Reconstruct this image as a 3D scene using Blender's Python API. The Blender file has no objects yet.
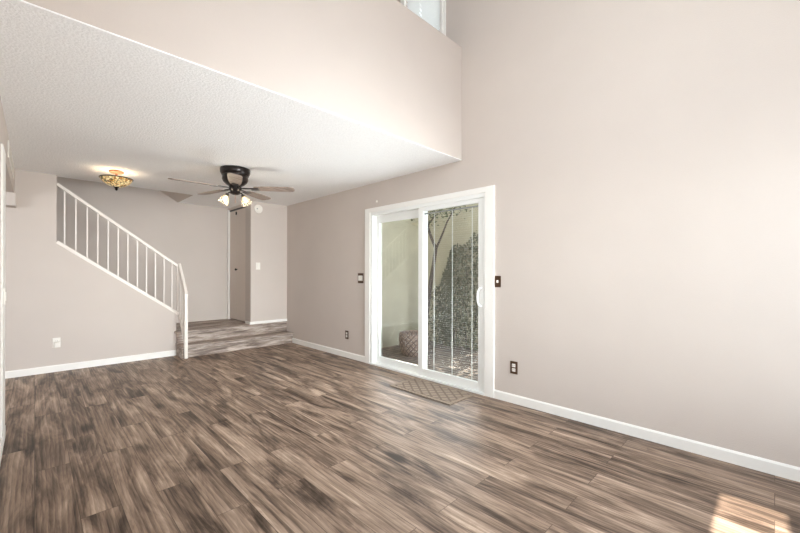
import bpy, bmesh, math, random
from mathutils import Vector, Matrix
R = math.radians
PI = math.pi
scene = bpy.context.scene
C = scene.collection

# ---------------------------------------------------------------- camera
CAM_H = 1.2371
cam_data = bpy.data.cameras.new('camera')
cam_data.sensor_width = 36.0
cam_data.lens = 370.08 / 800 * 36.0
cam_data.shift_y = (272.74 - 266.5) / 800
cam_data.clip_start = 0.02
cam = bpy.data.objects.new('camera', cam_data)
cam.location = (0, 0, CAM_H)
cam.rotation_euler = (Matrix.Rotation(-0.7785, 4, 'Z') @ Matrix.Rotation(R(90), 4, 'X') @ Matrix.Rotation(R(0.1323), 4, 'Z')).to_euler()
C.objects.link(cam)
scene.camera = cam

# ---------------------------------------------------------------- sky, sun, daylight, added fills, exposure
scene.view_settings.view_transform = 'Standard'
scene.view_settings.look = 'None'
scene.view_settings.exposure = 0.0
scene.view_settings.gamma = 1.0
scene.view_settings.use_curve_mapping = False
scene.cycles.max_bounces = 12
scene.cycles.diffuse_bounces = 8
scene.cycles.transparent_max_bounces = 16
scene.cycles.caustics_reflective = False
scene.cycles.caustics_refractive = False
scene.cycles.sample_clamp_indirect = 6
scene.cycles.use_denoising = True
world = bpy.data.worlds.new('sky')
scene.world = world
world.use_nodes = True
bgn = world.node_tree.nodes['Background']
sky = world.node_tree.nodes.new('ShaderNodeTexSky')
sky.sky_type = 'HOSEK_WILKIE'
sky.turbidity = 5.0
sky.ground_albedo = 0.4
sky.sun_direction = Vector((.19, 1, 2.1)).normalized()
hs = world.node_tree.nodes.new('ShaderNodeHueSaturation')
hs.inputs['Saturation'].default_value = 0.35
world.node_tree.links.new(sky.outputs[0], hs.inputs['Color'])
world.node_tree.links.new(hs.outputs[0], bgn.inputs[0])
bgn.inputs[1].default_value = 21.0

def light(name, kind, loc, energy, color=(1, 1, 1), direction=None, size=None, size_y=None, radius=None, spread=None):
    d = bpy.data.lights.new(name, kind)
    d.energy = energy
    d.color = color
    if size is not None and kind == 'AREA':
        d.shape = 'RECTANGLE'
        d.size = size
        d.size_y = size_y or size
        d.spread = R(spread or 180)
    if radius is not None:
        d.shadow_soft_size = radius
    o = bpy.data.objects.new(name, d)
    o.location = loc
    if direction is not None:
        o.rotation_euler = Vector(direction).to_track_quat('-Z', 'Y').to_euler()
    C.objects.link(o)
    return o

SUN_DIR = Vector((-.19, -1, -2.1))
sun = light('sun', 'SUN', (3, 10, 20), 15.0, (1.0, .93, .82), SUN_DIR)
sun.data.angle = R(0.3)
DAY = (.935, .965, 1.0)
light('daylight_rear_window', 'AREA', (2.25, -.98, 1.25), 45, DAY, (-.05, 1, -.08), 1.6, 1.6, spread=62)
light('fill_ground_bounce', 'AREA', (1.3, -.99, .75), 23, (1, .97, .96), (-.35, 1, .72), 1.9, .7, spread=110)  # added fill aimed up at ceiling and parapet, standing in for ground bounce
light('fill_side_upper', 'AREA', (-.55, .1, 3.5), 42, DAY, (1, .02, -.12), 1.2, 1.4, spread=120)  # added fill for the upper right wall, behind the added high window
light('daylight_side_window', 'AREA', (-.55, .55, 1.2), 30, DAY, (1, .25, -.12), 1.6, 1.5)
light('fill_kitchen_rear', 'AREA', (-2.9, 1.0, 1.5), 28, DAY, (.85, 1, -.02), 1.8, 1.2, spread=110)  # added fill through the kitchen to brighten the knee wall
light('fill_kitchen_side', 'AREA', (-3.9, 4.6, 1.5), 28, DAY, (1, .1, 0), 1.6, 1.2)  # added fill inside the kitchen, no window behind it
light('fill_patio_door', 'AREA', (3.5, 2.95, .62), 30, DAY, (-1, -.08, .42), 1.6, 1.0, spread=140)  # added fill in the patio doorway, tilted up to lift the ceiling

# ---------------------------------------------------------------- helpers
def lin(c):
    c = c / 255.0
    return c / 12.92 if c <= .04045 else ((c + .055) / 1.055) ** 2.4
def rgb(r, g, b):
    return (lin(r), lin(g), lin(b), 1.0)

class MB:
    """collects shapes of ONE mesh"""
    def __init__(self):
        self.bm = bmesh.new()
    def box(self, x0, y0, z0, x1, y1, z1, bevel=0.0, mat=None):
        vs = [self.bm.verts.new((x, y, z)) for z in (z0, z1) for y in (y0, y1) for x in (x0, x1)]
        fs = []
        for q in ((0, 2, 3, 1), (4, 5, 7, 6), (0, 1, 5, 4), (2, 6, 7, 3), (0, 4, 6, 2), (1, 3, 7, 5)):
            fs.append(self.bm.faces.new([vs[i] for i in q]))
        if bevel > 0:
            es = list({e for f in fs for e in f.edges})
            r = bmesh.ops.bevel(self.bm, geom=es, offset=bevel, segments=2, affect='EDGES', profile=.7)
            vs = list({v for v in vs if v.is_valid} | set(r['verts']))
        if mat is not None:
            for v in vs:
                v.co = mat @ v.co
        return self
    def bar(self, a, b, w, d, up=(0, 0, 1), bevel=0.0):
        a, b = Vector(a), Vector(b)
        L = (b - a).length
        z = (b - a).normalized()
        u = Vector(up)
        if abs(z.dot(u.normalized())) > .99:
            u = Vector((0, 1, 0))
        x = u.cross(z).normalized()
        y = z.cross(x)
        m = Matrix((x, y, z)).transposed().to_4x4()
        m.translation = a
        return self.box(-w / 2, -d / 2, 0, w / 2, d / 2, L, bevel, m)
    def prism(self, pts, axis, a0, a1):
        """polygon pts extruded along axis ('X','Y','Z') from a0 to a1"""
        def mk(p, a):
            return {'X': (a, p[0], p[1]), 'Y': (p[0], a, p[1]), 'Z': (p[0], p[1], a)}[axis]
        A = [self.bm.verts.new(mk(p, a0)) for p in pts]
        B = [self.bm.verts.new(mk(p, a1)) for p in pts]
        n = len(pts)
        self.bm.faces.new(A)
        self.bm.faces.new(B[::-1])
        for i in range(n):
            self.bm.faces.new((A[i], B[i], B[(i + 1) % n], A[(i + 1) % n]))
        return self
    def lathe(self, prof, n=32, mat=None, cap=True):
        rings = []
        for r, z in prof:
            if r < 1e-6:
                v = self.bm.verts.new((0, 0, z)); rings.append([v])
            else:
                rings.append([self.bm.verts.new((r * math.cos(2 * PI * i / n), r * math.sin(2 * PI * i / n), z)) for i in range(n)])
        for a, b in zip(rings, rings[1:]):
            if len(a) == 1 and len(b) == 1:
                continue
            for i in range(n):
                j = (i + 1) % n
                if len(a) == 1: self.bm.faces.new((a[0], b[j], b[i]))
                elif len(b) == 1: self.bm.faces.new((a[i], a[j], b[0]))
                else: self.bm.faces.new((a[i], a[j], b[j], b[i]))
        if mat is not None:
            for ring in rings:
                for v in ring: v.co = mat @ v.co
        return self
    def tube(self, pts, radii, n=10):
        pts = [Vector(p) for p in pts]
        if not isinstance(radii, (list, tuple)): radii = [radii] * len(pts)
        rings = []
        ref = Vector((0.31, 0.57, 0.76)).normalized()
        for i, p in enumerate(pts):
            t = (pts[min(i + 1, len(pts) - 1)] - pts[max(i - 1, 0)]).normalized()
            x = ref.cross(t).normalized(); y = t.cross(x)
            rings.append([self.bm.verts.new(p + radii[i] * (math.cos(2 * PI * k / n) * x + math.sin(2 * PI * k / n) * y)) for k in range(n)])
        for a, b in zip(rings, rings[1:]):
            for i in range(n):
                j = (i + 1) % n
                self.bm.faces.new((a[i], a[j], b[j], b[i]))
        self.bm.faces.new(rings[0][::-1]); self.bm.faces.new(rings[-1])
        return self
    def leaf(self, p, nrm, s, ang):
        n_ = Vector(nrm).normalized()
        x = n_.orthogonal().normalized()
        x = Matrix.Rotation(ang, 3, n_) @ x
        y = n_.cross(x)
        p = Vector(p)
        q = [p - x * s, p - x * s * .2 + y * s * .5 + n_ * s * .12, p + x * s, p - x * s * .2 - y * s * .5 + n_ * s * .12]
        self.bm.faces.new([self.bm.verts.new(v) for v in q])
        return self
    def build(self, name, mat, parent=None, smooth=False, loc=None, rot=None):
        bmesh.ops.recalc_face_normals(self.bm, faces=self.bm.faces)
        me = bpy.data.meshes.new(name)
        self.bm.to_mesh(me); self.bm.free()
        if mat: me.materials.append(mat)
        o = bpy.data.objects.new(name, me)
        C.objects.link(o)
        if parent is not None: o.parent = parent
        if loc is not None: o.location = loc
        if rot is not None: o.rotation_euler = rot
        if smooth:
            for p in me.polygons: p.use_smooth = True
            try:
                me.set_sharp_from_angle(angle=R(35))
            except Exception:
                pass
        return o

def grid_wall(mb, axis, a0, a1, us, vs, holes):
    """solid slab normal to axis between a0 and a1; us/vs = extents (u0,u1),(v0,v1); holes = (u0,u1,v0,v1)"""
    U = sorted(set([us[0], us[1]] + [min(max(h, us[0]), us[1]) for q in holes for h in q[:2]]))
    V = sorted(set([vs[0], vs[1]] + [min(max(h, vs[0]), vs[1]) for q in holes for h in q[2:]]))
    solid = {}
    for i in range(len(U) - 1):
        for j in range(len(V) - 1):
            cu, cv = (U[i] + U[i + 1]) / 2, (V[j] + V[j + 1]) / 2
            solid[i, j] = not any(h[0] < cu < h[1] and h[2] < cv < h[3] for h in holes)
    cache = {}
    def vert(a, u, v):
        k = (round(a, 5), round(u, 5), round(v, 5))
        if k not in cache:
            cache[k] = mb.bm.verts.new({'X': (a, u, v), 'Y': (u, a, v), 'Z': (u, v, a)}[axis])
        return cache[k]
    for (i, j), s in solid.items():
        if not s: continue
        for a in (a0, a1):
            mb.bm.faces.new([vert(a, U[i], V[j]), vert(a, U[i + 1], V[j]), vert(a, U[i + 1], V[j + 1]), vert(a, U[i], V[j + 1])])
        for di, dj, e in ((-1, 0, ((i, j), (i, j + 1))), (1, 0, ((i + 1, j), (i + 1, j + 1))), (0, -1, ((i, j), (i + 1, j))), (0, 1, ((i, j + 1), (i + 1, j + 1)))):
            if not solid.get((i + di, j + dj), False):
                (p, q), (r, s2) = e
                mb.bm.faces.new([vert(a0, U[p], V[q]), vert(a0, U[r], V[s2]), vert(a1, U[r], V[s2]), vert(a1, U[p], V[q])])
    return mb

def tag(o, label=None, cat=None, group=None, kind=None):
    if label: o['label'] = label
    if cat: o['category'] = cat
    if group: o['group'] = group
    if kind: o['kind'] = kind
    return o
def empty(name, loc=(0, 0, 0), rz=0.0):
    o = bpy.data.objects.new(name, None)
    o.empty_display_size = .1
    o.location = loc
    o.rotation_euler = (0, 0, rz)
    C.objects.link(o)
    return o
def copy_tree(o, parent=None):
    c = o.copy(); C.objects.link(c)
    c.parent = parent
    for ch in list(o.children):
        copy_tree(ch, c)
    return c

# ---------------------------------------------------------------- materials
def new_mat(name):
    m = bpy.data.materials.new(name); m.use_nodes = True
    nt = m.node_tree
    return m, nt, nt.nodes['Principled BSDF']
def node(nt, t, **kw):
    n = nt.nodes.new(t)
    for k, v in kw.items(): setattr(n, k, v)
    return n
def simple(name, col, rough=.5, metal=0.0, spec=.5, noise=0.0, nscale=30, bump=0.0, bscale=200, coat=0.0, bdist=.004):
    m, nt, b = new_mat(name)
    b.inputs['Base Color'].default_value = col
    b.inputs['Roughness'].default_value = rough
    b.inputs['Metallic'].default_value = metal
    b.inputs['Specular IOR Level'].default_value = spec
    b.inputs['Coat Weight'].default_value = coat
    tc = node(nt, 'ShaderNodeTexCoord')
    if noise > 0:
        n = node(nt, 'ShaderNodeTexNoise'); n.inputs['Scale'].default_value = nscale; n.inputs['Detail'].default_value = 4
        nt.links.new(tc.outputs['Object'], n.inputs['Vector'])
        mr = node(nt, 'ShaderNodeMapRange'); mr.inputs[1].default_value = .3; mr.inputs[2].default_value = .7
        mr.inputs[3].default_value = 1 - noise; mr.inputs[4].default_value = 1 + noise
        nt.links.new(n.outputs['Fac'], mr.inputs[0])
        mx = node(nt, 'ShaderNodeVectorMath', operation='SCALE')
        mx.inputs[0].default_value = col[:3]
        nt.links.new(mr.outputs[0], mx.inputs['Scale'])
        nt.links.new(mx.outputs[0], b.inputs['Base Color'])
    if bump > 0:
        n2 = node(nt, 'ShaderNodeTexNoise'); n2.inputs['Scale'].default_value = bscale; n2.inputs['Detail'].default_value = 3
        nt.links.new(tc.outputs['Object'], n2.inputs['Vector'])
        bp = node(nt, 'ShaderNodeBump'); bp.inputs['Strength'].default_value = bump; bp.inputs['Distance'].default_value = bdist
        nt.links.new(n2.outputs['Fac'], bp.inputs['Height'])
        nt.links.new(bp.outputs[0], b.inputs['Normal'])
    return m

M = {}
M['wall'] = simple('greige wall paint', rgb(205, 195, 187), .75, spec=.25, noise=.015, nscale=2.5, bump=.25, bscale=160)
M['ceiling'] = simple('popcorn ceiling', rgb(246, 246, 245), .95, spec=.1, noise=.04, nscale=90, bump=1.0, bscale=66, bdist=.006)
M['trim'] = simple('white trim paint', rgb(243, 241, 236), .4, spec=.4, noise=.01, nscale=8)
M['vinyl'] = simple('white vinyl frame', rgb(240, 241, 238), .35, spec=.45)
M['rail'] = simple('white painted railing', rgb(234, 226, 218), .4, spec=.4)
M['bronze'] = simple('oil rubbed bronze', rgb(34, 26, 24), .28, .6, noise=.2, nscale=25, coat=.3)
M['brown_plate'] = simple('bronze switch plate', rgb(92, 70, 54), .35, .5, noise=.2, nscale=120)
M['white_plastic'] = simple('white plastic', rgb(240, 236, 228), .4)
M['dark'] = simple('dark slot', rgb(28, 25, 23), .6)
M['brass'] = simple('antique brass', rgb(168, 122, 100), .4, .5)
M['closet'] = simple('painted closet door', rgb(222, 211, 201), .55, spec=.3)
M['foam'] = simple('grey weatherstrip', rgb(150, 152, 150), .7)

def floor_mat():
    m, nt, b = new_mat('laminate plank floor')
    L = nt.links.new
    tc = node(nt, 'ShaderNodeTexCoord')
    sp = node(nt, 'ShaderNodeSeparateXYZ'); L(tc.outputs['Object'], sp.inputs[0])
    cb = node(nt, 'ShaderNodeCombineXYZ'); L(sp.outputs['Y'], cb.inputs['X']); L(sp.outputs['X'], cb.inputs['Y'])
    br = node(nt, 'ShaderNodeTexBrick', offset=.37, offset_frequency=2, squash=1.0)
    br.inputs['Scale'].default_value = 1.0
    br.inputs['Brick Width'].default_value = 1.22
    br.inputs['Row Height'].default_value = .165
    br.inputs['Mortar Size'].default_value = .0012
    br.inputs['Mortar Smooth'].default_value = 0.0
    br.inputs['Bias'].default_value = 0.0
    br.inputs['Color1'].default_value = (0, 0, 0, 1)
    br.inputs['Color2'].default_value = (1, 1, 1, 1)
    br.inputs['Mortar'].default_value = (.5, .5, .5, 1)
    L(cb.outputs[0], br.inputs['Vector'])
    sepc = node(nt, 'ShaderNodeSeparateColor'); L(br.outputs['Color'], sepc.inputs[0])
    rnd = sepc.outputs[0]
    off = node(nt, 'ShaderNodeMath', operation='MULTIPLY'); off.inputs[1].default_value = 47.0; L(rnd, off.inputs[0])
    # broad figure along the plank
    def grain(sx, sy, det, dist, rough=.6):
        mp = node(nt, 'ShaderNodeMapping'); mp.inputs['Scale'].default_value = (sx, sy, 1)
        L(cb.outputs[0], mp.inputs[0])
        n = node(nt, 'ShaderNodeTexNoise', noise_dimensions='4D')
        n.inputs['Scale'].default_value = 1.0; n.inputs['Detail'].default_value = det
        n.inputs['Roughness'].default_value = rough; n.inputs['Distortion'].default_value = dist
        L(mp.outputs[0], n.inputs['Vector']); L(off.outputs[0], n.inputs['W'])
        return n.outputs['Fac']
    def math(op, x, y=None, z=None):
        n = node(nt, 'ShaderNodeMath', operation=op)
        for i, q in enumerate((x, y, z)):
            if q is None: continue
            if isinstance(q, (int, float)): n.inputs[i].default_value = q
            else: L(q, n.inputs[i])
        return n.outputs[0]
    g1 = grain(1.3, 8.5, 5, 1.2, .62)       # soft dark and pale figure
    g2 = grain(4.0, 120, 3, .3, .6)         # pores
    g3 = grain(.8, 30, 3, .5, .55)          # streaks
    # cathedral grain lines
    mp = node(nt, 'ShaderNodeMapping'); mp.inputs['Scale'].default_value = (.16, 1, 1); L(cb.outputs[0], mp.inputs[0])
    ofv = node(nt, 'ShaderNodeCombineXYZ'); L(off.outputs[0], ofv.inputs['X']); L(off.outputs[0], ofv.inputs['Z'])
    av = node(nt, 'ShaderNodeVectorMath', operation='ADD'); L(mp.outputs[0], av.inputs[0]); L(ofv.outputs[0], av.inputs[1])
    wv = node(nt, 'ShaderNodeTexWave', wave_type='BANDS', bands_direction='Y', wave_profile='SAW')
    wv.inputs['Scale'].default_value = 13; wv.inputs['Distortion'].default_value = 9; wv.inputs['Detail'].default_value = 3
    wv.inputs['Detail Scale'].default_value = .55; wv.inputs['Detail Roughness'].default_value = .5
    L(av.outputs[0], wv.inputs['Vector'])
    # knots
    mk = node(nt, 'ShaderNodeMapping'); mk.inputs['Scale'].default_value = (1.5, 3.6, 1); L(cb.outputs[0], mk.inputs[0])
    vo = node(nt, 'ShaderNodeTexVoronoi'); vo.inputs['Scale'].default_value = 1.0; L(mk.outputs[0], vo.inputs['Vector'])
    vsp = node(nt, 'ShaderNodeSeparateColor'); L(vo.outputs['Color'], vsp.inputs[0])
    kd = node(nt, 'ShaderNodeMapRange', interpolation_type='SMOOTHSTEP'); kd.inputs[1].default_value = .03; kd.inputs[2].default_value = .24; kd.inputs[3].default_value = 1; kd.inputs[4].default_value = 0
    L(vo.outputs['Distance'], kd.inputs[0])
    knot = math('MULTIPLY', kd.outputs[0], math('GREATER_THAN', vsp.outputs[0], .55))
    t = math('MULTIPLY_ADD', g1, .66, math('MULTIPLY_ADD', rnd, .04, -.02))
    t = math('MULTIPLY_ADD', g3, .20, t)
    t = math('MULTIPLY_ADD', g2, .14, t)
    t = math('MULTIPLY_ADD', wv.outputs['Fac'], .055, math('SUBTRACT', t, .0275))
    t = math('MULTIPLY_ADD', knot, -.13, t)
    cr = node(nt, 'ShaderNodeValToRGB')
    e = cr.color_ramp.elements
    e[0].position = .362; e[0].color = rgb(62, 51, 43)
    e[1].position = .63; e[1].color = rgb(198, 176, 156)
    for p, c in ((.427, rgb(94, 79, 68)), (.482, rgb(125, 106, 92)), (.537, rgb(153, 132, 115)), (.587, rgb(175, 153, 135))):
        q = e.new(p); q.color = c
    L(t, cr.inputs[0])
    # plank seams
    mx = node(nt, 'ShaderNodeMix', data_type='RGBA'); L(br.outputs['Fac'], mx.inputs[0]); L(cr.outputs[0], mx.inputs[6]); mx.inputs[7].default_value = rgb(84, 70, 60)
    L(mx.outputs[2], b.inputs['Base Color'])
    mr = node(nt, 'ShaderNodeMapRange'); mr.inputs[3].default_value = .34; mr.inputs[4].default_value = .46; L(g2, mr.inputs[0]); L(mr.outputs[0], b.inputs['Roughness'])
    b.inputs['Specular IOR Level'].default_value = .14
    bp = node(nt, 'ShaderNodeBump'); bp.inputs['Strength'].default_value = .12; bp.inputs['Distance'].default_value = .002
    L(g2, bp.inputs['Height']); L(bp.outputs[0], b.inputs['Normal'])
    return m
M['floor'] = floor_mat()

def step_mat():
    m, nt, b = new_mat('weathered wood step')
    L = nt.links.new
    tc = node(nt, 'ShaderNodeTexCoord')
    outs = []
    for sc_, det, rg in (((2.4, 14, 20), 4, .6), ((5, 60, 70), 4, .7)):
        mp = node(nt, 'ShaderNodeMapping'); mp.inputs['Scale'].default_value = sc_; L(tc.outputs['Object'], mp.inputs[0])
        n = node(nt, 'ShaderNodeTexNoise'); n.inputs['Scale'].default_value = 1.0; n.inputs['Detail'].default_value = det; n.inputs['Roughness'].default_value = rg; n.inputs['Distortion'].default_value = .8
        L(mp.outputs[0], n.inputs['Vector']); outs.append(n.outputs['Fac'])
    a = node(nt, 'ShaderNodeMath', operation='MULTIPLY'); a.inputs[1].default_value = .6; L(outs[0], a.inputs[0])
    s = node(nt, 'ShaderNodeMath', operation='MULTIPLY_ADD'); s.inputs[1].default_value = .4; L(outs[1], s.inputs[0]); L(a.outputs[0], s.inputs[2])
    cr = node(nt, 'ShaderNodeValToRGB'); e = cr.color_ramp.elements
    e[0].position = .40; e[0].color = rgb(112, 98, 90)
    e[1].position = .61; e[1].color = rgb(206, 193, 182)
    q = e.new(.5); q.color = rgb(158, 143, 132)
    L(s.outputs[0], cr.inputs[0]); L(cr.outputs[0], b.inputs['Base Color'])
    b.inputs['Roughness'].default_value = .55; b.inputs['Specular IOR Level'].default_value = .3
    return m
M['step'] = step_mat()

def glass_mat(name, tint=(.97, .985, .975)):
    m, nt, b = new_mat(name)
    L = nt.links.new
    nt.nodes.remove(b)
    out = nt.nodes['Material Output']
    tr = node(nt, 'ShaderNodeBsdfTransparent'); tr.inputs[0].default_value = (*tint, 1)
    gl = node(nt, 'ShaderNodeBsdfGlossy'); gl.inputs['Roughness'].default_value = .01; gl.inputs[0].default_value = (1, 1, 1, 1)
    lw = node(nt, 'ShaderNodeLayerWeight'); lw.inputs['Blend'].default_value = .5
    pw = node(nt, 'ShaderNodeMath', operation='POWER'); pw.inputs[1].default_value = 5.0; L(lw.outputs['Facing'], pw.inputs[0])
    fr = node(nt, 'ShaderNodeMath', operation='MULTIPLY_ADD'); fr.inputs[1].default_value = .95; fr.inputs[2].default_value = .05; L(pw.outputs[0], fr.inputs[0])
    mx = node(nt, 'ShaderNodeMixShader'); L(fr.outputs[0], mx.inputs[0]); L(tr.outputs[0], mx.inputs[1]); L(gl.outputs[0], mx.inputs[2])
    L(mx.outputs[0], out.inputs[0])
    return m
M['glass'] = glass_mat('window glass')

def translucent(name, col, mixf=.5):
    m, nt, b = new_mat(name)
    L = nt.links.new
    b.inputs['Base Color'].default_value = col
    b.inputs['Roughness'].default_value = .5
    tl = node(nt, 'ShaderNodeBsdfTranslucent'); tl.inputs[0].default_value = col
    mx = node(nt, 'ShaderNodeMixShader'); mx.inputs[0].default_value = mixf
    L(b.outputs[0], mx.inputs[1]); L(tl.outputs[0], mx.inputs[2]); L(mx.outputs[0], nt.nodes['Material Output'].inputs[0])
    return m
M['blind'] = translucent('white blind slat', rgb(246, 246, 244), .3)
M['leaf'] = translucent('dusty green leaf', rgb(98, 106, 74), .3)
M['ivy'] = translucent('dark ivy leaf', rgb(122, 124, 102), .25)
M['bark'] = simple('dark bark', rgb(72, 62, 52), .9, noise=.25, nscale=20, bump=.8, bscale=40)
M['stucco'] = simple('cream stucco', rgb(206, 200, 176), .9, spec=.1, noise=.08, nscale=2.2, bump=.6, bscale=60)

def brick_mat(name, c1, c2, mo, w, h, ms):
    m, nt, b = new_mat(name)
    L = nt.links.new
    tc = node(nt, 'ShaderNodeTexCoord')
    br = node(nt, 'ShaderNodeTexBrick'); br.inputs['Scale'].default_value = 1
    br.inputs['Brick Width'].default_value = w; br.inputs['Row Height'].default_value = h; br.inputs['Mortar Size'].default_value = ms
    br.inputs['Color1'].default_value = c1; br.inputs['Color2'].default_value = c2; br.inputs['Mortar'].default_value = mo
    L(tc.outputs['Object'], br.inputs['Vector'])
    n = node(nt, 'ShaderNodeTexNoise'); n.inputs['Scale'].default_value = 9; n.inputs['Detail'].default_value = 5; L(tc.outputs['Object'], n.inputs['Vector'])
    mr = node(nt, 'ShaderNodeMapRange'); mr.inputs[1].default_value = .3; mr.inputs[2].default_value = .7; mr.inputs[3].default_value = .7; mr.inputs[4].default_value = 1.25; L(n.outputs['Fac'], mr.inputs[0])
    sc = node(nt, 'ShaderNodeVectorMath', operation='SCALE'); L(br.outputs['Color'], sc.inputs[0]); L(mr.outputs[0], sc.inputs['Scale'])
    L(sc.outputs[0], b.inputs['Base Color']); b.inputs['Roughness'].default_value = .9
    return m
M['paver'] = brick_mat('brick paver', rgb(140, 126, 116), rgb(112, 102, 94), rgb(82, 76, 70), .22, .11, .008)

def lattice_mat(name, base, line, scale, rot=45, thick=.16, rough=.9):
    """diamond lattice surface pattern"""
    m, nt, b = new_mat(name)
    L = nt.links.new
    tc = node(nt, 'ShaderNodeTexCoord')
    mp = node(nt, 'ShaderNodeMapping'); mp.inputs['Rotation'].default_value = (0, 0, R(rot)); mp.inputs['Scale'].default_value = (scale, scale, scale)
    L(tc.outputs['UV' if rot == 45.5 else 'Object'], mp.inputs[0])
    sp = node(nt, 'ShaderNodeSeparateXYZ'); L(mp.outputs[0], sp.inputs[0])
    fs = []
    for ax in 'XY':
        f = node(nt, 'ShaderNodeMath', operation='FRACT'); L(sp.outputs[ax], f.inputs[0])
        s = node(nt, 'ShaderNodeMath', operation='SUBTRACT'); s.inputs[1].default_value = .5; L(f.outputs[0], s.inputs[0])
        a = node(nt, 'ShaderNodeMath', operation='ABSOLUTE'); L(s.outputs[0], a.inputs[0]); fs.append(a)
    mn = node(nt, 'ShaderNodeMath', operation='MINIMUM'); L(fs[0].outputs[0], mn.inputs[0]); L(fs[1].outputs[0], mn.inputs[1])
    mr = node(nt, 'ShaderNodeMapRange'); mr.inputs[1].default_value = thick * .6; mr.inputs[2].default_value = thick
    L(mn.outputs[0], mr.inputs[0])
    n = node(nt, 'ShaderNodeTexNoise'); n.inputs['Scale'].default_value = 220; n.inputs['Detail'].default_value = 3; L(tc.outputs['Object'], n.inputs['Vector'])
    mx = node(nt, 'ShaderNodeMix', data_type='RGBA'); L(mr.outputs[0], mx.inputs[0]); mx.inputs[6].default_value = line; mx.inputs[7].default_value = base
    mr2 = node(nt, 'ShaderNodeMapRange'); mr2.inputs[3].default_value = .7; mr2.inputs[4].default_value = 1.3; L(n.outputs['Fac'], mr2.inputs[0])
    sc = node(nt, 'ShaderNodeVectorMath', operation='SCALE'); L(mx.outputs[2], sc.inputs[0]); L(mr2.outputs[0], sc.inputs['Scale'])
    L(sc.outputs[0], b.inputs['Base Color'])
    b.inputs['Roughness'].default_value = rough; b.inputs['Specular IOR Level'].default_value = .2
    bp = node(nt, 'ShaderNodeBump'); bp.inputs['Strength'].default_value = .5; bp.inputs['Distance'].default_value = .004
    L(mr.outputs[0], bp.inputs['Height']); L(bp.outputs[0], b.inputs['Normal'])
    return m
M['mat'] = lattice_mat('woven door mat', rgb(150, 134, 119), rgb(122, 107, 95), 13, 38)
M['mat_edge'] = simple('mat border', rgb(146, 130, 114), .9, noise=.2, nscale=200)
M['wicker'] = lattice_mat('lattice woven planter', rgb(172, 152, 140), rgb(128, 112, 104), 16, 45.5)

def blade_mat():
    m, nt, b = new_mat('taupe wood fan blade')
    L = nt.links.new
    tc = node(nt, 'ShaderNodeTexCoord')
    mp = node(nt, 'ShaderNodeMapping'); mp.inputs['Scale'].default_value = (3, 50, 50); L(tc.outputs['Object'], mp.inputs[0])
    n = node(nt, 'ShaderNodeTexNoise'); n.inputs['Detail'].default_value = 4; n.inputs['Scale'].default_value = 1; L(mp.outputs[0], n.inputs['Vector'])
    cr = node(nt, 'ShaderNodeValToRGB'); cr.color_ramp.elements[0].color = rgb(122, 107, 98); cr.color_ramp.elements[1].color = rgb(176, 160, 148)
    cr.color_ramp.elements[0].position = .35; cr.color_ramp.elements[1].position = .65
    L(n.outputs['Fac'], cr.inputs[0]); L(cr.outputs[0], b.inputs['Base Color']); b.inputs['Roughness'].default_value = .5; b.inputs['Specular IOR Level'].default_value = .25
    return m
M['blade'] = blade_mat()

def mosaic_mat():
    m, nt, b = new_mat('lit stained glass mosaic')
    L = nt.links.new
    tc = node(nt, 'ShaderNodeTexCoord')
    v = node(nt, 'ShaderNodeTexVoronoi'); v.inputs['Scale'].default_value = 36; L(tc.outputs['Object'], v.inputs['Vector'])
    v2 = node(nt, 'ShaderNodeTexVoronoi', feature='DISTANCE_TO_EDGE'); v2.inputs['Scale'].default_value = 36; L(tc.outputs['Object'], v2.inputs['Vector'])
    sp = node(nt, 'ShaderNodeSeparateColor'); L(v.outputs['Color'], sp.inputs[0])
    cr = node(nt, 'ShaderNodeValToRGB'); cr.color_ramp.interpolation = 'CONSTANT'
    e = cr.color_ramp.elements
    e[0].color = rgb(226, 196, 138); e[1].position = .34; e[1].color = rgb(214, 168, 88)
    for p, c in ((.5, rgb(238, 216, 166)), (.72, rgb(176, 122, 56)), (.84, rgb(104, 102, 62)), (.93, rgb(118, 70, 46))):
        q = e.new(p); q.color = c
    L(sp.outputs[0], cr.inputs[0])
    mr = node(nt, 'ShaderNodeMapRange'); mr.inputs[1].default_value = .03; mr.inputs[2].default_value = .06; L(v2.outputs['Distance'], mr.inputs[0])
    mx = node(nt, 'ShaderNodeMix', data_type='RGBA'); L(mr.outputs[0], mx.inputs[0]); mx.inputs[6].default_value = rgb(50, 36, 26); L(cr.outputs[0], mx.inputs[7])
    L(mx.outputs[2], b.inputs['Base Color']); L(mx.outputs[2], b.inputs['Emission Color'])
    b.inputs['Emission Strength'].default_value = .3
    b.inputs['Roughness'].default_value = .35
    return m
M['mosaic'] = mosaic_mat()

def emis(name, col, st):
    m, nt, b = new_mat(name)
    b.inputs['Base Color'].default_value = col
    b.inputs['Emission Color'].default_value = col; b.inputs['Emission Strength'].default_value = st
    return m
M['bulb'] = emis('lit bulb', rgb(255, 228, 180), 2.2)
def shade_mat():
    m, nt, b = new_mat('clear bell glass shade')
    L = nt.links.new
    tr = node(nt, 'ShaderNodeBsdfTransparent'); tr.inputs[0].default_value = (.96, .93, .88, 1)
    b.inputs['Base Color'].default_value = rgb(214, 204, 186); b.inputs['Roughness'].default_value = .15
    lw = node(nt, 'ShaderNodeLayerWeight'); lw.inputs['Blend'].default_value = .35
    mr = node(nt, 'ShaderNodeMapRange'); mr.inputs[3].default_value = .08; mr.inputs[4].default_value = .45; L(lw.outputs['Facing'], mr.inputs[0])
    mx = node(nt, 'ShaderNodeMixShader'); L(mr.outputs[0], mx.inputs[0]); L(tr.outputs[0], mx.inputs[1]); L(b.outputs[0], mx.inputs[2])
    L(mx.outputs[0], nt.nodes['Material Output'].inputs[0])
    return m
M['shade'] = shade_mat()

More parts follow.
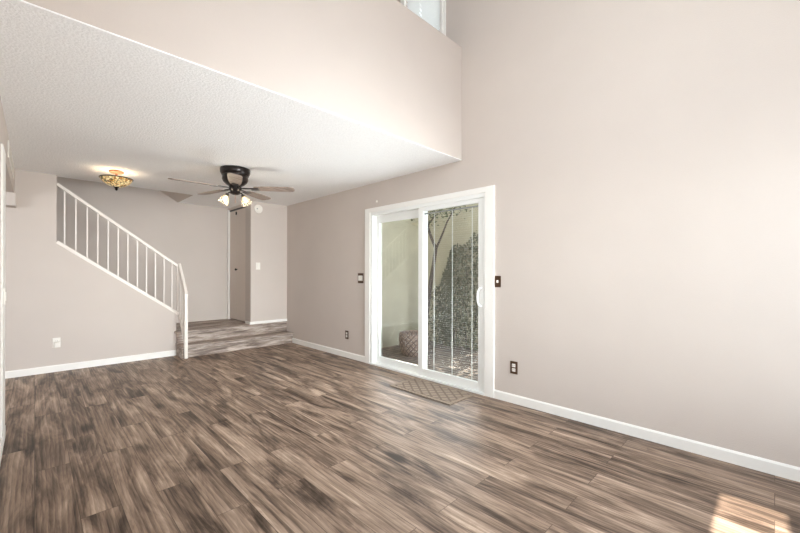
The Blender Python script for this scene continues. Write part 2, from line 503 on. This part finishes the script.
# ---------------------------------------------------------------- room dimensions
XW = 3.245      # right wall plane
XL = -.17       # left wall plane
YB = 6.265      # back wall plane (knee wall plane)
YS = 7.25       # stairwell back wall plane
YK = 2.354      # loft parapet face
YR = -.8        # rear wall plane
ZC = 2.44       # ceiling
ZT = 3.647      # top of loft parapet
ZH = 5.2        # high ceiling
LZ = .36        # landing height
XC = 2.585      # closet side plane
YC = 6.2        # closet front plane
DY0, DY1, DZ = 2.05, 3.86, 2.048     # patio door opening
LWY0, LWY1, LWZ0, LWZ1 = 2.645, 3.2, 3.35, 4.95   # loft window opening

def struct(name, mb, m, label, parent=None, smooth=False):
    o = mb.build(name, m, parent, smooth)
    return tag(o, label, name.split('_')[0], kind='structure')

struct('floor', MB().box(-4.2, YR, -.15, XW + .02, YS + .1, 0), M['floor'], 'grey brown wood plank floor of the living room')

mb = MB()
grid_wall(mb, 'X', XW, XW + .14, (YR - .14, YS), (-.15, ZH), [(DY0, DY1, -.01, DZ), (LWY0, LWY1, LWZ0, LWZ1)])
struct('wall_right', mb, M['wall'], 'tall greige wall holding the sliding patio door')

# flat ceiling under the loft, with the stair opening
mb = MB()
grid_wall(mb, 'Z', ZC, ZC + .29, (-4.2, XW), (YK + .003, YS), [(-1.6, 1.755, YB + .1, YS + .01)])
mb.box(-4.2, YR, ZC, XL - .14, YK, ZC + .29)
struct('ceiling', mb, M['ceiling'], 'white popcorn ceiling under the loft')
mb = MB()
grid_wall(mb, 'Z', ZH, ZH + .15, (-1.8, XW + .14), (YR - .14, YS + .1), [(2.5, 3.235, 2.431, 2.76)])  # unseen roof slot added so the sun throws the floor patch
struct('ceiling_high', mb, M['ceiling'], 'high white ceiling over the double height part of the room')
struct('wall_loft', MB().box(XL, YK, ZC + .008, XW - .001, YK + .115, ZT, .004), M['wall'], 'pale painted loft parapet above the ceiling edge')

# back wall: full height part, knee wall with sloping top, thickness .10
mb = MB()
mb.box(-4.2, YB, 0, .19, YB + .1, ZC)
mb.prism([(.19, 0), (1.5, 0), (1.5, .62), (.19, 1.595)], 'Y', YB, YB + .1)
struct('wall_back', mb, M['wall'], 'greige back wall that becomes a sloping knee wall under the white railing')
mb = MB()
mb.box(-1.7, YS, 0, XW, YS + .1, ZH)
mb.box(-1.7, YB, 0, -1.6, YS, ZH)
mb.box(-1.6, YB, ZC + .29, XW, YB + .1, ZH)
struct('wall_stairwell', mb, M['wall'], 'taupe wall behind the stairs and landing')
mb = MB()
mb.prism([(1.755, ZC), (-1.6, ZC + .62 * 3.355), (-1.6, ZC + .62 * 3.355 + .1), (1.755, ZC + .1)], 'Y', YB + .1, YS)
struct('ceiling_stairwell', mb, M['wall'], 'dark sloping soffit above the stairs')

# left wall: solid part near the viewer, header, beam
mb = MB()
grid_wall(mb, 'X', XL - .14, XL, (YR, 4.06), (0, ZH), [(-.25, 1.35, .45, 2.05), (-.5, .7, 2.75, 4.3)])
mb.box(XL - .14, 4.06, ZC, XL, YS, ZH)
mb.box(XL - .5, 4.06, 2.13, XL, YB, ZC)
mb.box(XL - 1.4, 6.03, 1.985, XL + .012, YB, 2.13)
struct('wall_left', mb, M['wall'], 'greige wall and header beside the kitchen opening')
mb = MB()
grid_wall(mb, 'Y', YR - .14, YR, (XL - .14, XW), (0, ZH), [(.3, 3.15, .35, 2.1)])
struct('wall_rear', mb, M['wall'], 'window wall behind the viewer')
mb = MB()
grid_wall(mb, 'X', -4.2, -4.1, (YR, YB), (0, ZC), [])
grid_wall(mb, 'Y', 1.12, 1.2, (-4.1, XL - .14), (0, ZC), [(-3.5, -1.7, .85, 2.1)])  # unseen opening added for the kitchen fill lamp
struct('wall_kitchen', mb, M['wall'], 'far wall of the room through the kitchen opening')

# closet box
mb = MB()
mb.box(XC, YC, LZ, XW, YC + .1, ZC)
mb.box(XC, YC + .1, LZ, XC + .1, 6.42, ZC)
mb.box(XC, 6.42, 2.395, XC + .1, YS, ZC)
struct('wall_closet', mb, M['wall'], 'greige closet wall standing on the landing beside the corner')

# ---------------------------------------------------------------- baseboards
def base_prof(mb, axis, u0, u1, face, sgn, z0=0.0, h=.083, t=.014):
    pts = [(face, z0), (face + sgn * t, z0), (face + sgn * t, z0 + h - .012), (face + sgn * t * .45, z0 + h), (face, z0 + h)]
    mb.prism(pts, axis, u0, u1)
    return mb
mb = base_prof(MB(), 'Y', YR, 1.948, XW, -1); base_prof(mb, 'Y', 3.962, 5.975, XW, -1)
struct('baseboard_right', mb, M['trim'], 'white baseboard along the patio door wall')
struct('baseboard_back', base_prof(MB(), 'X', -4.1, 1.497, YB, -1), M['trim'], 'white baseboard along the wall under the railing')
mb = MB()
mb.box(XL, YR, 0, XL + .014, 4.06, .083, .003); mb.box(XL - .154, 4.046, 0, XL + .014, 4.074, .083, .003)
struct('baseboard_left', mb, M['trim'], 'white baseboard at the end of the kitchen opening wall')
mb = MB(); mb.box(XC - .012, YC - .012, LZ, XW, YC, LZ + .044, .003); mb.box(XC - .012, YC, LZ, XC, 6.40, LZ + .044, .003)
struct('baseboard_closet', mb, M['trim'], 'thin white baseboard at the foot of the closet wall')
struct('trim_opening', MB().box(XL - .01, 3.76, .083, XL + .012, 4.066, 2.125, .003), M['trim'], 'white edge trim on the end of the kitchen opening wall')

# ---------------------------------------------------------------- landing, steps, stairs
land = empty('floor_landing', (1.5, 5.97, 0))
tag(land, 'two grey wood laminate steps up to the landing before the closet', 'steps', kind='structure')
def part(mb, name, m, root, label=None, smooth=False):
    for v in mb.bm.verts: v.co -= root.location
    o = mb.build(name, m, root, smooth)
    if label: o['label'] = label
    return o
SX0 = 1.502
part(MB().box(SX0, 5.985, 0, XW - .001, 6.0, .15), 'riser', M['step'], land)
part(MB().box(SX0 - .012, 5.955, .15, XW - .001, YB, .18, .008), 'tread', M['step'], land)
part(MB().box(SX0, 5.999, 0, SX0 + .015, YB, .15), 'side_panel', M['step'], land)
part(MB().box(SX0, 6.205, .18, XW - .001, 6.22, .33), 'riser', M['step'], land)
part(MB().box(SX0, 6.219, .18, SX0 + .015, YS, .33), 'side_panel', M['step'], land)
part(MB().box(SX0 - .03, 6.175, .33, XC + .12, YS, LZ, .008), 'tread', M['step'], land)
part(MB().box(XC + .12, 6.175, .33, XW - .001, YC + .02, LZ, .008), 'tread', M['step'], land)

mb = MB()
for i in range(10):
    x1 = 1.47 - .25 * i
    z1 = LZ + .18 * (i + 1)
    mb.box(x1 - .25, YB + .1, max(0, z1 - .45), x1, YS, z1)
struct('floor_stairs', mb, M['step'], 'flight of stairs climbing behind the railing')

# ---------------------------------------------------------------- stair railing
rl = empty('stair_railing', (1.535, YB - .02, 0))
tag(rl, 'white metal stair railing with thin square balusters on the knee wall', 'railing')
yr = YB + .03
slope = (2.335 - 1.315) / (1.545 - .193)
def zt_(x): return 1.315 + (1.545 - x) * slope
sl2 = (1.595 - .62) / (1.5 - .19)
def zb_(x): return .62 + (1.5 - x) * sl2 + .018
part(MB().bar((.193, yr, zt_(.193)), (1.56, yr, zt_(1.56)), .036, .036, (0, 0, 1), .004), 'handrail', M['rail'], rl)
part(MB().bar((.193, yr, zb_(.193)), (1.532, yr, zb_(1.532)), .07, .04, (0, 0, 1), .004), 'bottom_rail', M['rail'], rl)
bx = [.265, .372, .484, .592, .70, .808, .916, 1.024, 1.132, 1.24, 1.348, 1.45]
for x in bx:
    part(MB().bar((x, yr, zb_(x)), (x, yr, zt_(x)), .0135, .0135), 'baluster', M['rail'], rl)
part(MB().bar((1.52, yr, .66), (1.52, yr, zt_(1.52)), .022, .022), 'baluster', M['rail'], rl)
# short lower flight down beside the two steps
yt, yn = 6.262, 5.94
def z3(y): return .945 + (y - yn) * (1.325 - .945) / (yt - yn)
def z4(y): return .235 + (y - yn) * (.60 - .235) / (yt - yn)
part(MB().bar((1.545, yt + .03, z3(yt + .03)), (1.545, yn - .018, z3(yn - .018)), .036, .036, (0, 0, 1), .004), 'lower_handrail', M['rail'], rl)
part(MB().bar((1.535, yt, z4(yt)), (1.535, yn, z4(yn)), .022, .04, (0, 0, 1), .003), 'lower_bottom_rail', M['rail'], rl)
for y in (6.03, 6.12, 6.205):
    part(MB().bar((1.54, y, z4(y)), (1.54, y, z3(y)), .0135, .0135), 'baluster', M['rail'], rl)
part(MB().box(1.523, yn - .022, 0, 1.565, yn + .02, .955, .004), 'newel_post', M['rail'], rl)

# ---------------------------------------------------------------- closet door
d2 = empty('door_2', (XC, 6.83, LZ))
tag(d2, 'taupe folding closet door standing on the landing', 'door', kind='structure')
part(MB().box(XC - .01, YS - .06, LZ, XC + .03, YS, 2.41, .003), 'jamb', M['trim'], d2, 'white painted jamb')
for y0, y1 in ((6.44, 6.81), (6.815, 7.185)):
    part(MB().box(XC + .02, y0, LZ + .02, XC + .055, y1, 2.365, .004), 'door_leaf', M['closet'], d2)
part(MB().box(XC + .015, 6.425, 2.37, XC + .06, YS - .06, 2.395), 'track', M['bronze'], d2, 'dark bronze track')
mt = Matrix.Translation((XC + .02, 6.84, 1.29)) @ Matrix.Rotation(R(-90), 4, 'Y')
part(MB().lathe([(.012, 0), (.010, .014), (.019, .022), (.021, .032), (.014, .04), (0, .042)], 16, mt), 'knob', M['bronze'], d2, 'dark round knob', True)
part(MB().box(XC + .005, 6.85, 2.28, XC + .02, 6.885, 2.335, .003), 'catch', M['bronze'], d2, 'dark metal catch')

# ---------------------------------------------------------------- patio door
d1 = empty('door_1', (XW, 2.95, 0))
tag(d1, 'white sliding patio door with built-in thin blinds', 'door', kind='structure')
CY0, CY1, CZ = 1.952, 3.958, 2.107
mb = MB()
mb.box(XW - .02, CY0, 0, XW, DY0 + .005, CZ, .003)
mb.box(XW - .02, DY1 - .005, 0, XW, CY1, CZ, .003)
mb.box(XW - .02, DY0, DZ, XW, DY1, CZ, .003)
part(mb, 'casing', M['trim'], d1)
FX0, FX1 = XW - .012, XW + .15
mb = MB()
mb.box(FX0, DY0, .02, FX1, DY0 + .028, DZ - .04, .002)
mb.box(FX0, DY1 - .045, .02, FX1, DY1, DZ - .04, .002)
mb.box(FX0, DY0, DZ - .04, FX1, DY1, DZ, .002)
part(mb, 'door_frame', M['vinyl'], d1)
mb = MB()
mb.box(FX0 - .012, DY0 + .001, 0, FX1, DY1 - .001, .022, .003)
mb.box(XW + .055, DY0 + .03, .022, XW + .062, DY1 - .06, .034)
part(mb, 'threshold', M['vinyl'], d1)
# sliding panel (inside track)
px0, px1 = XW + .004, XW + .044
SY0, SY1 = DY0 + .028, 2.985
def panel(name, x0, x1, y0, y1, z0, z1, st0, st1, rt, rb):
    mb = MB()
    mb.box(x0, y0, z0, x1, y0 + st0, z1, .004); mb.box(x0, y1 - st1, z0, x1, y1, z1, .004)
    mb.box(x0, y0 + st0, z1 - rt, x1, y1 - st1, z1, .003); mb.box(x0, y0 + st0, z0, x1, y1 - st1, z0 + rb, .003)
    p = part(mb, name, M['vinyl'], d1)
    xm = (x0 + x1) / 2
    part2(MB().box(xm - .003, y0 + st0 - .005, z0 + rb - .005, xm + .003, y1 - st1 + .005, z1 - rt + .005), 'glass_pane', M['glass'], p)
    return p
def part2(mb, name, m, parent, label=None, smooth=False):
    base = parent.parent.location if parent.parent is not None else Vector((0, 0, 0))
    off = base + parent.location
    for v in mb.bm.verts: v.co -= off
    o = mb.build(name, m, parent, smooth)
    if label: o['label'] = label
    return o
sp = panel('sliding_panel', px0, px1, SY0, SY1, .024, DZ - .038, .07, .075, .048, .085)
fp = panel('fixed_panel', px1 + .022, px1 + .062, 2.925, DY1 - .042, .024, DZ - .038, .06, .062, .10, .08)
part2(MB().box(px0 + .024, 2.9855, .024, px0 + .03, 2.9885, DZ - .05), 'weatherstrip', M['foam'], fp)
# blinds between the glass: slats are one window's pattern, cords apart
mb = MB()
z = .13
while z < 1.92:
    mb.box(px0 + .027, SY0 + .085, z, px0 + .030, SY1 - .08, z + .0006)
    z += .024
part2(mb, 'blind_slats', M['blind'], sp)
mb = MB()
for y in (2.24, 2.50, 2.76):
    mb.box(px0 + .025, y - .004, .11, px0 + .027, y + .004, 1.935)
part2(mb, 'blind_cord', M['blind'], sp)
part2(MB().box(px0 + .02, SY0 + .078, 1.925, px0 + .036, SY1 - .078, 1.939), 'blind_headrail', M['foam'], sp)
# pull handle
hp = [(px0 + .002, 2.105, 1.085), (px0 - .03, 2.107, 1.082), (px0 - .052, 2.112, 1.06), (px0 - .06, 2.115, 1.03), (px0 - .062, 2.116, .99), (px0 - .06, 2.115, .95), (px0 - .052, 2.112, .92), (px0 - .03, 2.107, .90), (px0 + .002, 2.105, .897)]
part2(MB().tube(hp, .0095, 10), 'pull_handle', M['vinyl'], sp, None, True)
part2(MB().box(px0 - .006, 2.085, .87, px0 + .001, 2.125, 1.11, .003), 'handle_plate', M['vinyl'], sp)

# ---------------------------------------------------------------- loft window
w1 = empty('window_1', (XW, 2.9, LWZ0))
tag(w1, 'small white framed loft window with white slatted blinds', 'window', kind='structure')
mb = MB()
mb.box(XW - .02, LWY0 - .075, LWZ0 - .08, XW, LWY0, LWZ1 + .08, .004)
mb.box(XW - .032, LWY0 - .045, LWZ0 - .08, XW - .018, LWY0 - .02, LWZ1 + .08, .004)
mb.box(XW - .02, LWY1, LWZ0 - .08, XW, LWY1 + .075, LWZ1 + .08, .004)
mb.box(XW - .02, LWY0, LWZ1, XW, LWY1, LWZ1 + .08, .004); mb.box(XW - .02, LWY0, LWZ0 - .08, XW, LWY1, LWZ0, .004)
part(mb, 'casing', M['trim'], w1)
mb = MB()
for y0, y1 in ((LWY0, LWY0 + .035), (LWY1 - .035, LWY1)):
    mb.box(XW + .05, y0, LWZ0, XW + .1, y1, LWZ1, .003)
mb.box(XW + .05, 2.965, LWZ0, XW + .1, 2.985, LWZ1, .003)
mb.box(XW + .05, LWY0, LWZ1 - .035, XW + .1, LWY1, LWZ1, .003); mb.box(XW + .05, LWY0, LWZ0, XW + .1, LWY1, LWZ0 + .035, .003)
wf = part(mb, 'window_frame', M['vinyl'], w1)
part2(MB().box(XW + .07, LWY0 + .03, LWZ0 + .03, XW + .076, LWY1 - .03, LWZ1 - .03), 'glass_pane', M['glass'], wf)
mb = MB()
z = LWZ0 + .03
while z < LWZ1 - .03:
    for (ya, yb) in ((LWY0 + .004, 2.968), (2.974, LWY1 - .004)):
        mb.bar((XW + .018, ya, z), (XW + .018, yb, z), .042, .0018, (.75, 0, 1))
    z += .055
part(mb, 'blind_slats', M['blind'], w1)

struct('blocker_eave', MB().box(XW + .14, 1.6, 5.08, XW + .75, 4.9, 5.2), M['trim'], 'added white eave blocking sun and sky outside the loft window')  # added overhang that keeps sun and sky off the loft blinds

# rear and side windows that let the daylight in; the high one is added
def simple_window(name, axis, plane, u0, u1, z0, z1, label, mull):
    w = empty(name, (0, 0, 0)); tag(w, label, 'window', kind='structure')
    mb = MB()
    t = .05
    def b(a0, a1, c0, c1):
        if axis == 'Y': mb.box(a0, plane - .06, c0, a1, plane, c1, .003)
        else: mb.box(plane - .06, a0, c0, plane, a1, c1, .003)
    b(u0, u0 + t, z0, z1); b(u1 - t, u1, z0, z1); b(u0, u1, z0, z0 + t); b(u0, u1, z1 - t, z1)
    for q in mull: b(q - .02, q + .02, z0, z1)
    f = part(mb, 'window_frame', M['vinyl'], w)
    m2 = MB()
    if axis == 'Y': m2.box(u0 + t, plane - .033, z0 + t, u1 - t, plane - .028, z1 - t)
    else: m2.box(plane - .033, u0 + t, z0 + t, plane - .028, u1 - t, z1 - t)
    part2(m2, 'glass_pane', M['glass'], f)
simple_window('window_2', 'Y', YR - .04, .3, 3.15, .35, 2.1, 'wide white framed window in the wall behind the viewer', (2.25,))
simple_window('window_3', 'X', XL - .04, -.25, 1.35, .45, 2.05, 'white framed window beside the viewer', ())
simple_window('window_added', 'X', XL - .04, -.5, .7, 2.75, 4.3, 'added high white framed window, unseen, to light the right wall', ())

# ---------------------------------------------------------------- door mat
mo = empty('door_mat', (2.97, 2.545, 0))
tag(mo, 'brown woven door mat with diamond pattern before the sliding door', 'mat')
part(MB().box(2.76, 2.13, .001, 3.18, 2.96, .008, .003), 'border', M['mat_edge'], mo)
part(MB().box(2.80, 2.17, .006, 3.14, 2.92, .0105, .001), 'woven_field', M['mat'], mo)

# ---------------------------------------------------------------- ceiling fan
FC = Vector((1.66, 4.42, ZC))
fan = empty('ceiling_fan', FC)
tag(fan, 'dark bronze ceiling fan with five taupe blades and lit glass shades', 'ceiling fan')
def fpart(mb, name, m, parent, label=None, smooth=True):
    o = mb.build(name, m, parent, smooth)
    if label: o['label'] = label
    return o
fpart(MB().lathe([(0, 0), (.160, 0), (.164, -.012), (.162, -.045), (.155, -.06), (.150, -.066), (.146, -.08), (0, -.08)], 40), 'canopy', M['bronze'], fan, 'dark bronze canopy drum')
fpart(MB().lathe([(.135, -.078), (.14, -.10), (.142, -.125), (.128, -.155), (.095, -.185), (.07, -.20), (0, -.20)], 40), 'motor_housing', M['bronze'], fan)
fpart(MB().lathe([(0, -.198), (.062, -.198), (.07, -.21), (.07, -.245), (.05, -.262), (0, -.262)], 28), 'hub', M['bronze'], fan)
for k in range(5):
    a = R(249 + 72 * k)
    tilt = R(-8)
    rm = Matrix.Rotation(a, 4, 'Z')
    mb = MB()
    outline = [(.215, -.048), (.30, -.062), (.45, -.070), (.60, -.072), (.645, -.066), (.668, -.045), (.675, 0), (.668, .045), (.645, .066), (.60, .072), (.45, .070), (.30, .062), (.215, .048)]
    mb.prism(outline, 'Z', -.004, .004)
    for v in mb.bm.verts:
        v.co = rm @ (Matrix.Translation((0, 0, -.222)) @ (Matrix.Rotation(tilt, 4, 'X') @ v.co))
    bl = fpart(mb, 'blade', M['blade'], fan, smooth=False)
    mb = MB()
    mb.bar((.05, 0, -.224), (.19, 0, -.226), .03, .012, (0, 0, 1), .003)
    mb.box(.175, -.036, -.233, .265, .036, -.227, .002, Matrix.Translation((0, 0, -.23)) @ Matrix.Rotation(tilt, 4, 'X') @ Matrix.Translation((0, 0, .23)))
    for v in mb.bm.verts: v.co = rm @ v.co
    fpart(mb, 'blade_bracket', M['bronze'], bl, 'dark bronze bracket', False)
fpart(MB().lathe([(.03, -.26), (.055, -.265), (.058, -.285), (.03, -.298), (0, -.30)], 24), 'light_kit', M['bronze'], fan)
for k in range(2):
    a = R((160, 338)[k])
    dirv = Vector((math.cos(a), math.sin(a), 0))
    ax = (dirv * .42 + Vector((0, 0, -.9))).normalized()
    p0 = Vector((0, 0, -.28)) + dirv * .035
    arm = fpart(MB().tube([p0, p0 + dirv * .03 + Vector((0, 0, .003)), p0 + dirv * .045 + Vector((0, 0, -.015))], .009, 8), 'lamp_arm', M['bronze'], fan)
    base = p0 + dirv * .045 + Vector((0, 0, -.015))
    mt = Matrix.Translation(base) @ ax.to_track_quat('Z', 'Y').to_matrix().to_4x4()
    fpart(MB().lathe([(0, 0), (.02, 0), (.022, .02), (.018, .026), (0, .026)], 16, mt), 'socket_cup', M['bronze'], fan)
    sh = fpart(MB().lathe([(.022, .012), (.036, .03), (.046, .06), (.05, .09), (.062, .122)], 28, mt), 'glass_shade', M['shade'], fan, 'clear glass bell shade')
    fpart(MB().lathe([(.012, .024), (.022, .05), (.026, .066), (.02, .084), (0, .092)], 16, mt), 'bulb', M['bulb'], fan, 'lit bulb')
    light('fan_bulb_light', 'POINT', FC + base + ax * .10, 2.6, (1, .88, .70), radius=.03)

mb = MB().tube([(-.012, -.03, -.285), (-.013, -.032, -.35), (-.013, -.033, -.40)], .0025, 6)
fpart(mb, 'pull_chain', M['brass'], fan, 'thin brass pull chain')

# ---------------------------------------------------------------- stained glass ceiling lamp
LC = Vector((.69, 5.52, ZC))
lamp = empty('ceiling_lamp', LC)
tag(lamp, 'lit stained glass bowl lamp hung close under the ceiling near the stairs', 'ceiling lamp')
fpart(MB().lathe([(0, 0), (.07, 0), (.075, -.012), (.06, -.025), (.012, -.03), (.01, -.2), (0, -.2)], 28), 'canopy', M['brass'], lamp, 'brass canopy and rod')
fpart(MB().lathe([(.158, -.088), (.15, -.112), (.125, -.142), (.085, -.17), (.045, -.187), (.0, -.192)], 40), 'glass_bowl', M['mosaic'], lamp)
fpart(MB().lathe([(.158, -.082), (.165, -.084), (.165, -.092), (.157, -.094), (.154, -.088), (.158, -.082)], 40), 'rim', M['bronze'], lamp, 'dark metal rim')
fpart(MB().lathe([(.03, -.188), (.02, -.2), (.012, -.206), (.016, -.216), (.008, -.228), (0, -.234)], 20), 'finial', M['bronze'], lamp, 'dark finial')
light('lamp_bulb_light', 'POINT', LC + Vector((-.06, 0, -.12)), 1.3, (1, .86, .66), radius=.03)
light('lamp_bulb_light', 'POINT', LC + Vector((.06, 0, -.12)), 1.3, (1, .86, .66), radius=.03)

# ---------------------------------------------------------------- switches, outlets, detector
def on_right(y, z, name, label, cat, group=None):
    o = empty(name, (XW, y, z)); tag(o, label, cat, group); return o
def lp(mb, name, m, root, label=None, smooth=False):
    o = mb.build(name, m, root, smooth)
    if label: o['label'] = label
    return o
s = on_right(4.07, 1.16, 'light_switch', 'bronze switch plate with a broad white rocker by the dim corner', 'light switch')
lp(MB().box(-.006, -.06, -.07, 0, .06, .07, .003), 'wall_plate', M['brown_plate'], s)
for y in (-.023, .023):
    lp(MB().box(-.011, y - .0215, -.036, -.005, y + .0215, .036, .002), 'rocker', M['white_plastic'], s, 'white rocker')
s = on_right(1.917, 1.153, 'light_switch', 'bronze switch plate with a small light toggle against the door casing', 'light switch')
lp(MB().box(-.006, -.034, -.056, 0, .034, .056, .003), 'wall_plate', M['brown_plate'], s)
lp(MB().box(-.018, -.008, -.012, -.005, .008, .014, .003), 'toggle', M['white_plastic'], s, 'cream toggle')
def outlet(o, pl, ax=-1):
    lp(MB().box(-.006, -.037, -.06, 0, .037, .06, .003), 'wall_plate', pl, o)
    for zz in (-.021, .021):
        r = lp(MB().box(-.009, -.017, zz - .0155, -.005, .017, zz + .0155, .003), 'receptacle', M['white_plastic'], o, 'cream receptacle')
        mb = MB()
        for yy in (-.007, .007): mb.box(-.0095, yy - .0015, zz - .004, -.0088, yy + .0015, zz + .006)
        lp(mb, 'slots', M['dark'], r, 'dark slots')
s = on_right(1.743, .338, 'power_outlet', 'brown wall outlet low on the bright wall beyond the sliding door casing', 'outlet'); outlet(s, M['brown_plate'])
s = on_right(4.389, .33, 'power_outlet', 'dark wall outlet low on the shaded wall below the broad white switch', 'outlet'); outlet(s, M['brown_plate'])
s = empty('power_outlet', (.192, YB, .36), R(90))
tag(s, 'white outlet with a plugged in white adapter under the railing', 'outlet')
outlet(s, M['white_plastic'])
lp(MB().box(-.05, -.028, -.055, -.008, .02, .012, .006), 'plug_adapter', M['white_plastic'], s)
s = empty('light_switch', (2.71, YC, 1.345), R(90))
tag(s, 'white switch plate on the closet wall', 'light switch')
lp(MB().box(-.006, -.037, -.06, 0, .037, .06, .003), 'wall_plate', M['white_plastic'], s)
lp(MB().box(-.010, -.017, -.034, -.005, .017, .034, .002), 'rocker', M['white_plastic'], s)
s = empty('smoke_detector', (2.708, YC, 2.318), R(90))
tag(s, 'round white smoke detector high on the closet wall', 'smoke detector')
mt = Matrix.Rotation(R(-90), 4, 'Y')
lp(MB().lathe([(0, 0), (.072, 0), (.074, .012), (.068, .028), (.05, .034), (.048, .031), (.044, .036), (0, .038)], 32, mt), 'housing', M['white_plastic'], s, None, True)
lp(MB().lathe([(.012, .036), (.012, .041), (0, .041)], 16, mt @ Matrix.Translation((.0, .028, 0))), 'test_button', M['foam'], s, 'grey test button')
s = empty('air_vent', (XL, 5.2, 2.30))
tag(s, 'white louvred vent grille on the header above the kitchen opening', 'vent')
mb = MB(); mb.box(0, -.55, -.075, .008, .55, -.055, .002); mb.box(0, -.55, .055, .008, .55, .075, .002)
mb.box(0, -.55, -.055, .008, -.53, .055, .002); mb.box(0, .53, -.055, .008, .55, .055, .002)
lp(mb, 'frame', M['white_plastic'], s)
for k in range(6):
    lp(MB().bar((.004, -.53, -.045 + .018 * k), (.004, .53, -.045 + .018 * k), .012, .002, (1, 0, .8)), 'louvre', M['white_plastic'], s)
lp(MB().box(.0, -.53, -.055, .001, .53, .055), 'duct', M['foam'], s, 'grey duct')
s = empty('wall_hook', (XW, 3.729, 2.186))
tag(s, 'tiny white hook on the wall above the sliding door', 'hook')
lp(MB().box(-.012, -.008, -.012, 0, .008, .012, .003), 'hook_body', M['white_plastic'], s)
s = empty('light_switch', (XL + .012, 3.88, 1.06))
tag(s, 'white switch plate at the end of the kitchen opening wall', 'light switch')
lp(MB().box(0, -.036, -.058, .006, .036, .058, .002), 'wall_plate', M['white_plastic'], s)
lp(MB().box(.005, -.016, -.032, .011, .016, .032, .002), 'rocker', M['white_plastic'], s)

# ---------------------------------------------------------------- patio beyond the door
struct('ground_patio', MB().box(XW + .14, .5, -.25, 8, 8, -.05), M['paver'], 'brick paved patio ground outside the sliding door')
struct('wall_patio', MB().box(XW + .14, 4.72, -.25, 5.35, 4.9, 2.7), M['stucco'], 'cream stucco patio wall seen through the fixed pane')
struct('wall_garden', MB().box(5.35, .5, -.25, 5.5, 4.72, 2.7), M['stucco'], 'pale garden wall behind the ivy')
random.seed(4)
iv = empty('ivy', (5.3, 3.1, -.05))
tag(iv, 'dark leafy ivy covering the garden wall outside the sliding panel', 'ivy')
mb = MB()
for i in range(6000):
    y = random.uniform(1.2, 4.15) if i < 5000 else 4.0 + abs(random.gauss(0, .22))
    ztop = 1.95 + .12 * math.sin(y * 5.1) + .1 * math.sin(y * 11.3) - max(0, y - 3.6) * 1.1
    if y > 4.6: continue
    z = -.05 + (max(.3, ztop) + .05) * random.random() ** .9
    d = .05 + .10 * (.5 + .5 * math.sin(y * 7 + z * 5)) * random.random() + (.12 * random.random() if z < .5 else 0)
    n = (-1, random.gauss(0, .5), random.gauss(.25, .5))
    mb.leaf((5.34 - d, y, z), n, random.uniform(.022, .05), random.uniform(0, 2 * PI))
part(mb, 'leaves', M['ivy'], iv)['kind'] = 'stuff'
mb = MB()
for k in range(14):
    y = 1.4 + .2 * k
    pts = [(5.335, y + .04 * math.sin(k * 3 + q), -.05 + q * .2) for q in range(8)]
    mb.tube(pts, [.014 - .0012 * q for q in range(8)], 6)
part(mb, 'vines', M['bark'], iv)
# slim forked tree
tr = empty('courtyard_tree', (5.05, 4.5, -.05))
tag(tr, 'slim dark forked tree in the corner of the patio, with an added unseen crown for shade', 'tree')
mb = MB()
T = Vector
mb.tube([(4.92, 4.42, -.04), (4.91, 4.38, .13), (4.9, 4.34, .4), (4.9, 4.27, .76), (4.9, 4.2, 1.11), (4.9, 4.135, 1.42), (4.9, 4.09, 1.67)], [.085, .066, .056, .045, .036, .032, .03], 10)
mb.tube([(4.9, 4.09, 1.65), (4.9, 4.2, 1.86), (4.9, 4.27, 2.02), (4.9, 4.3, 2.2), (4.88, 4.28, 2.6), (4.85, 4.2, 3.1)], [.028, .026, .024, .02, .016, .01], 8)
mb.tube([(4.9, 4.09, 1.65), (4.9, 4.03, 1.75), (4.9, 3.93, 1.93), (4.9, 3.85, 2.09), (4.9, 3.69, 2.3), (4.9, 3.5, 2.8)], [.022, .018, .015, .013, .01, .008], 8)
mb.tube([(4.9, 4.27, 2.02), (4.85, 4.2, 2.1), (4.78, 4.05, 2.16), (4.7, 3.9, 2.2)], [.014, .012, .01, .007], 6)
part(mb, 'trunk', M['bark'], tr, None, True)
mb = MB()
for i in range(3000):
    if i < 420:
        y = random.uniform(3.55, 4.45); x = random.uniform(4.4, 5.2); z = 2.42 - abs(random.gauss(0, .13))
    else:  # crown above the view, added to shade the patio ground
        a = random.uniform(0, 2 * PI); r = 1.05 * random.random() ** .5
        y = 4.35 + r * math.cos(a) * 1.25; x = 4.5 + r * math.sin(a) * 1.1; z = 3.25 + random.gauss(0, .2)
        if z < 2.8 or x < 3.75: continue
    mb.leaf((x, y, z), (random.gauss(0, .6), random.gauss(0, .6), 1), random.uniform(.025, .045) if i < 420 else random.uniform(.045, .08), random.uniform(0, 2 * PI))
part(mb, 'foliage_and_shade_crown', M['leaf'], tr)['kind'] = 'stuff'
# woven planter
pt = empty('planter', (4.25, 4.0, -.05))
tag(pt, 'round lattice patterned planter standing on the patio behind the glass', 'planter')
mb = MB().lathe([(0, 0), (.17, 0), (.2, .05), (.225, .16), (.232, .26), (.225, .33), (.212, .35), (.195, .34), (.19, .28), (0, .28)], 40)
o = lp(mb, 'pot', M['wicker'], pt, None, True)
uv = o.data.uv_layers.new(name='UVMap')
for li, lo in enumerate(o.data.loops):
    co = o.data.vertices[lo.vertex_index].co
    uv.data[li].uv = ((math.atan2(co.y, co.x) + PI) / (2 * PI) * 1.5, co.z)
lp(MB().lathe([(0, .282), (.1, .292), (.188, .284)], 24), 'soil', M['bark'], pt)
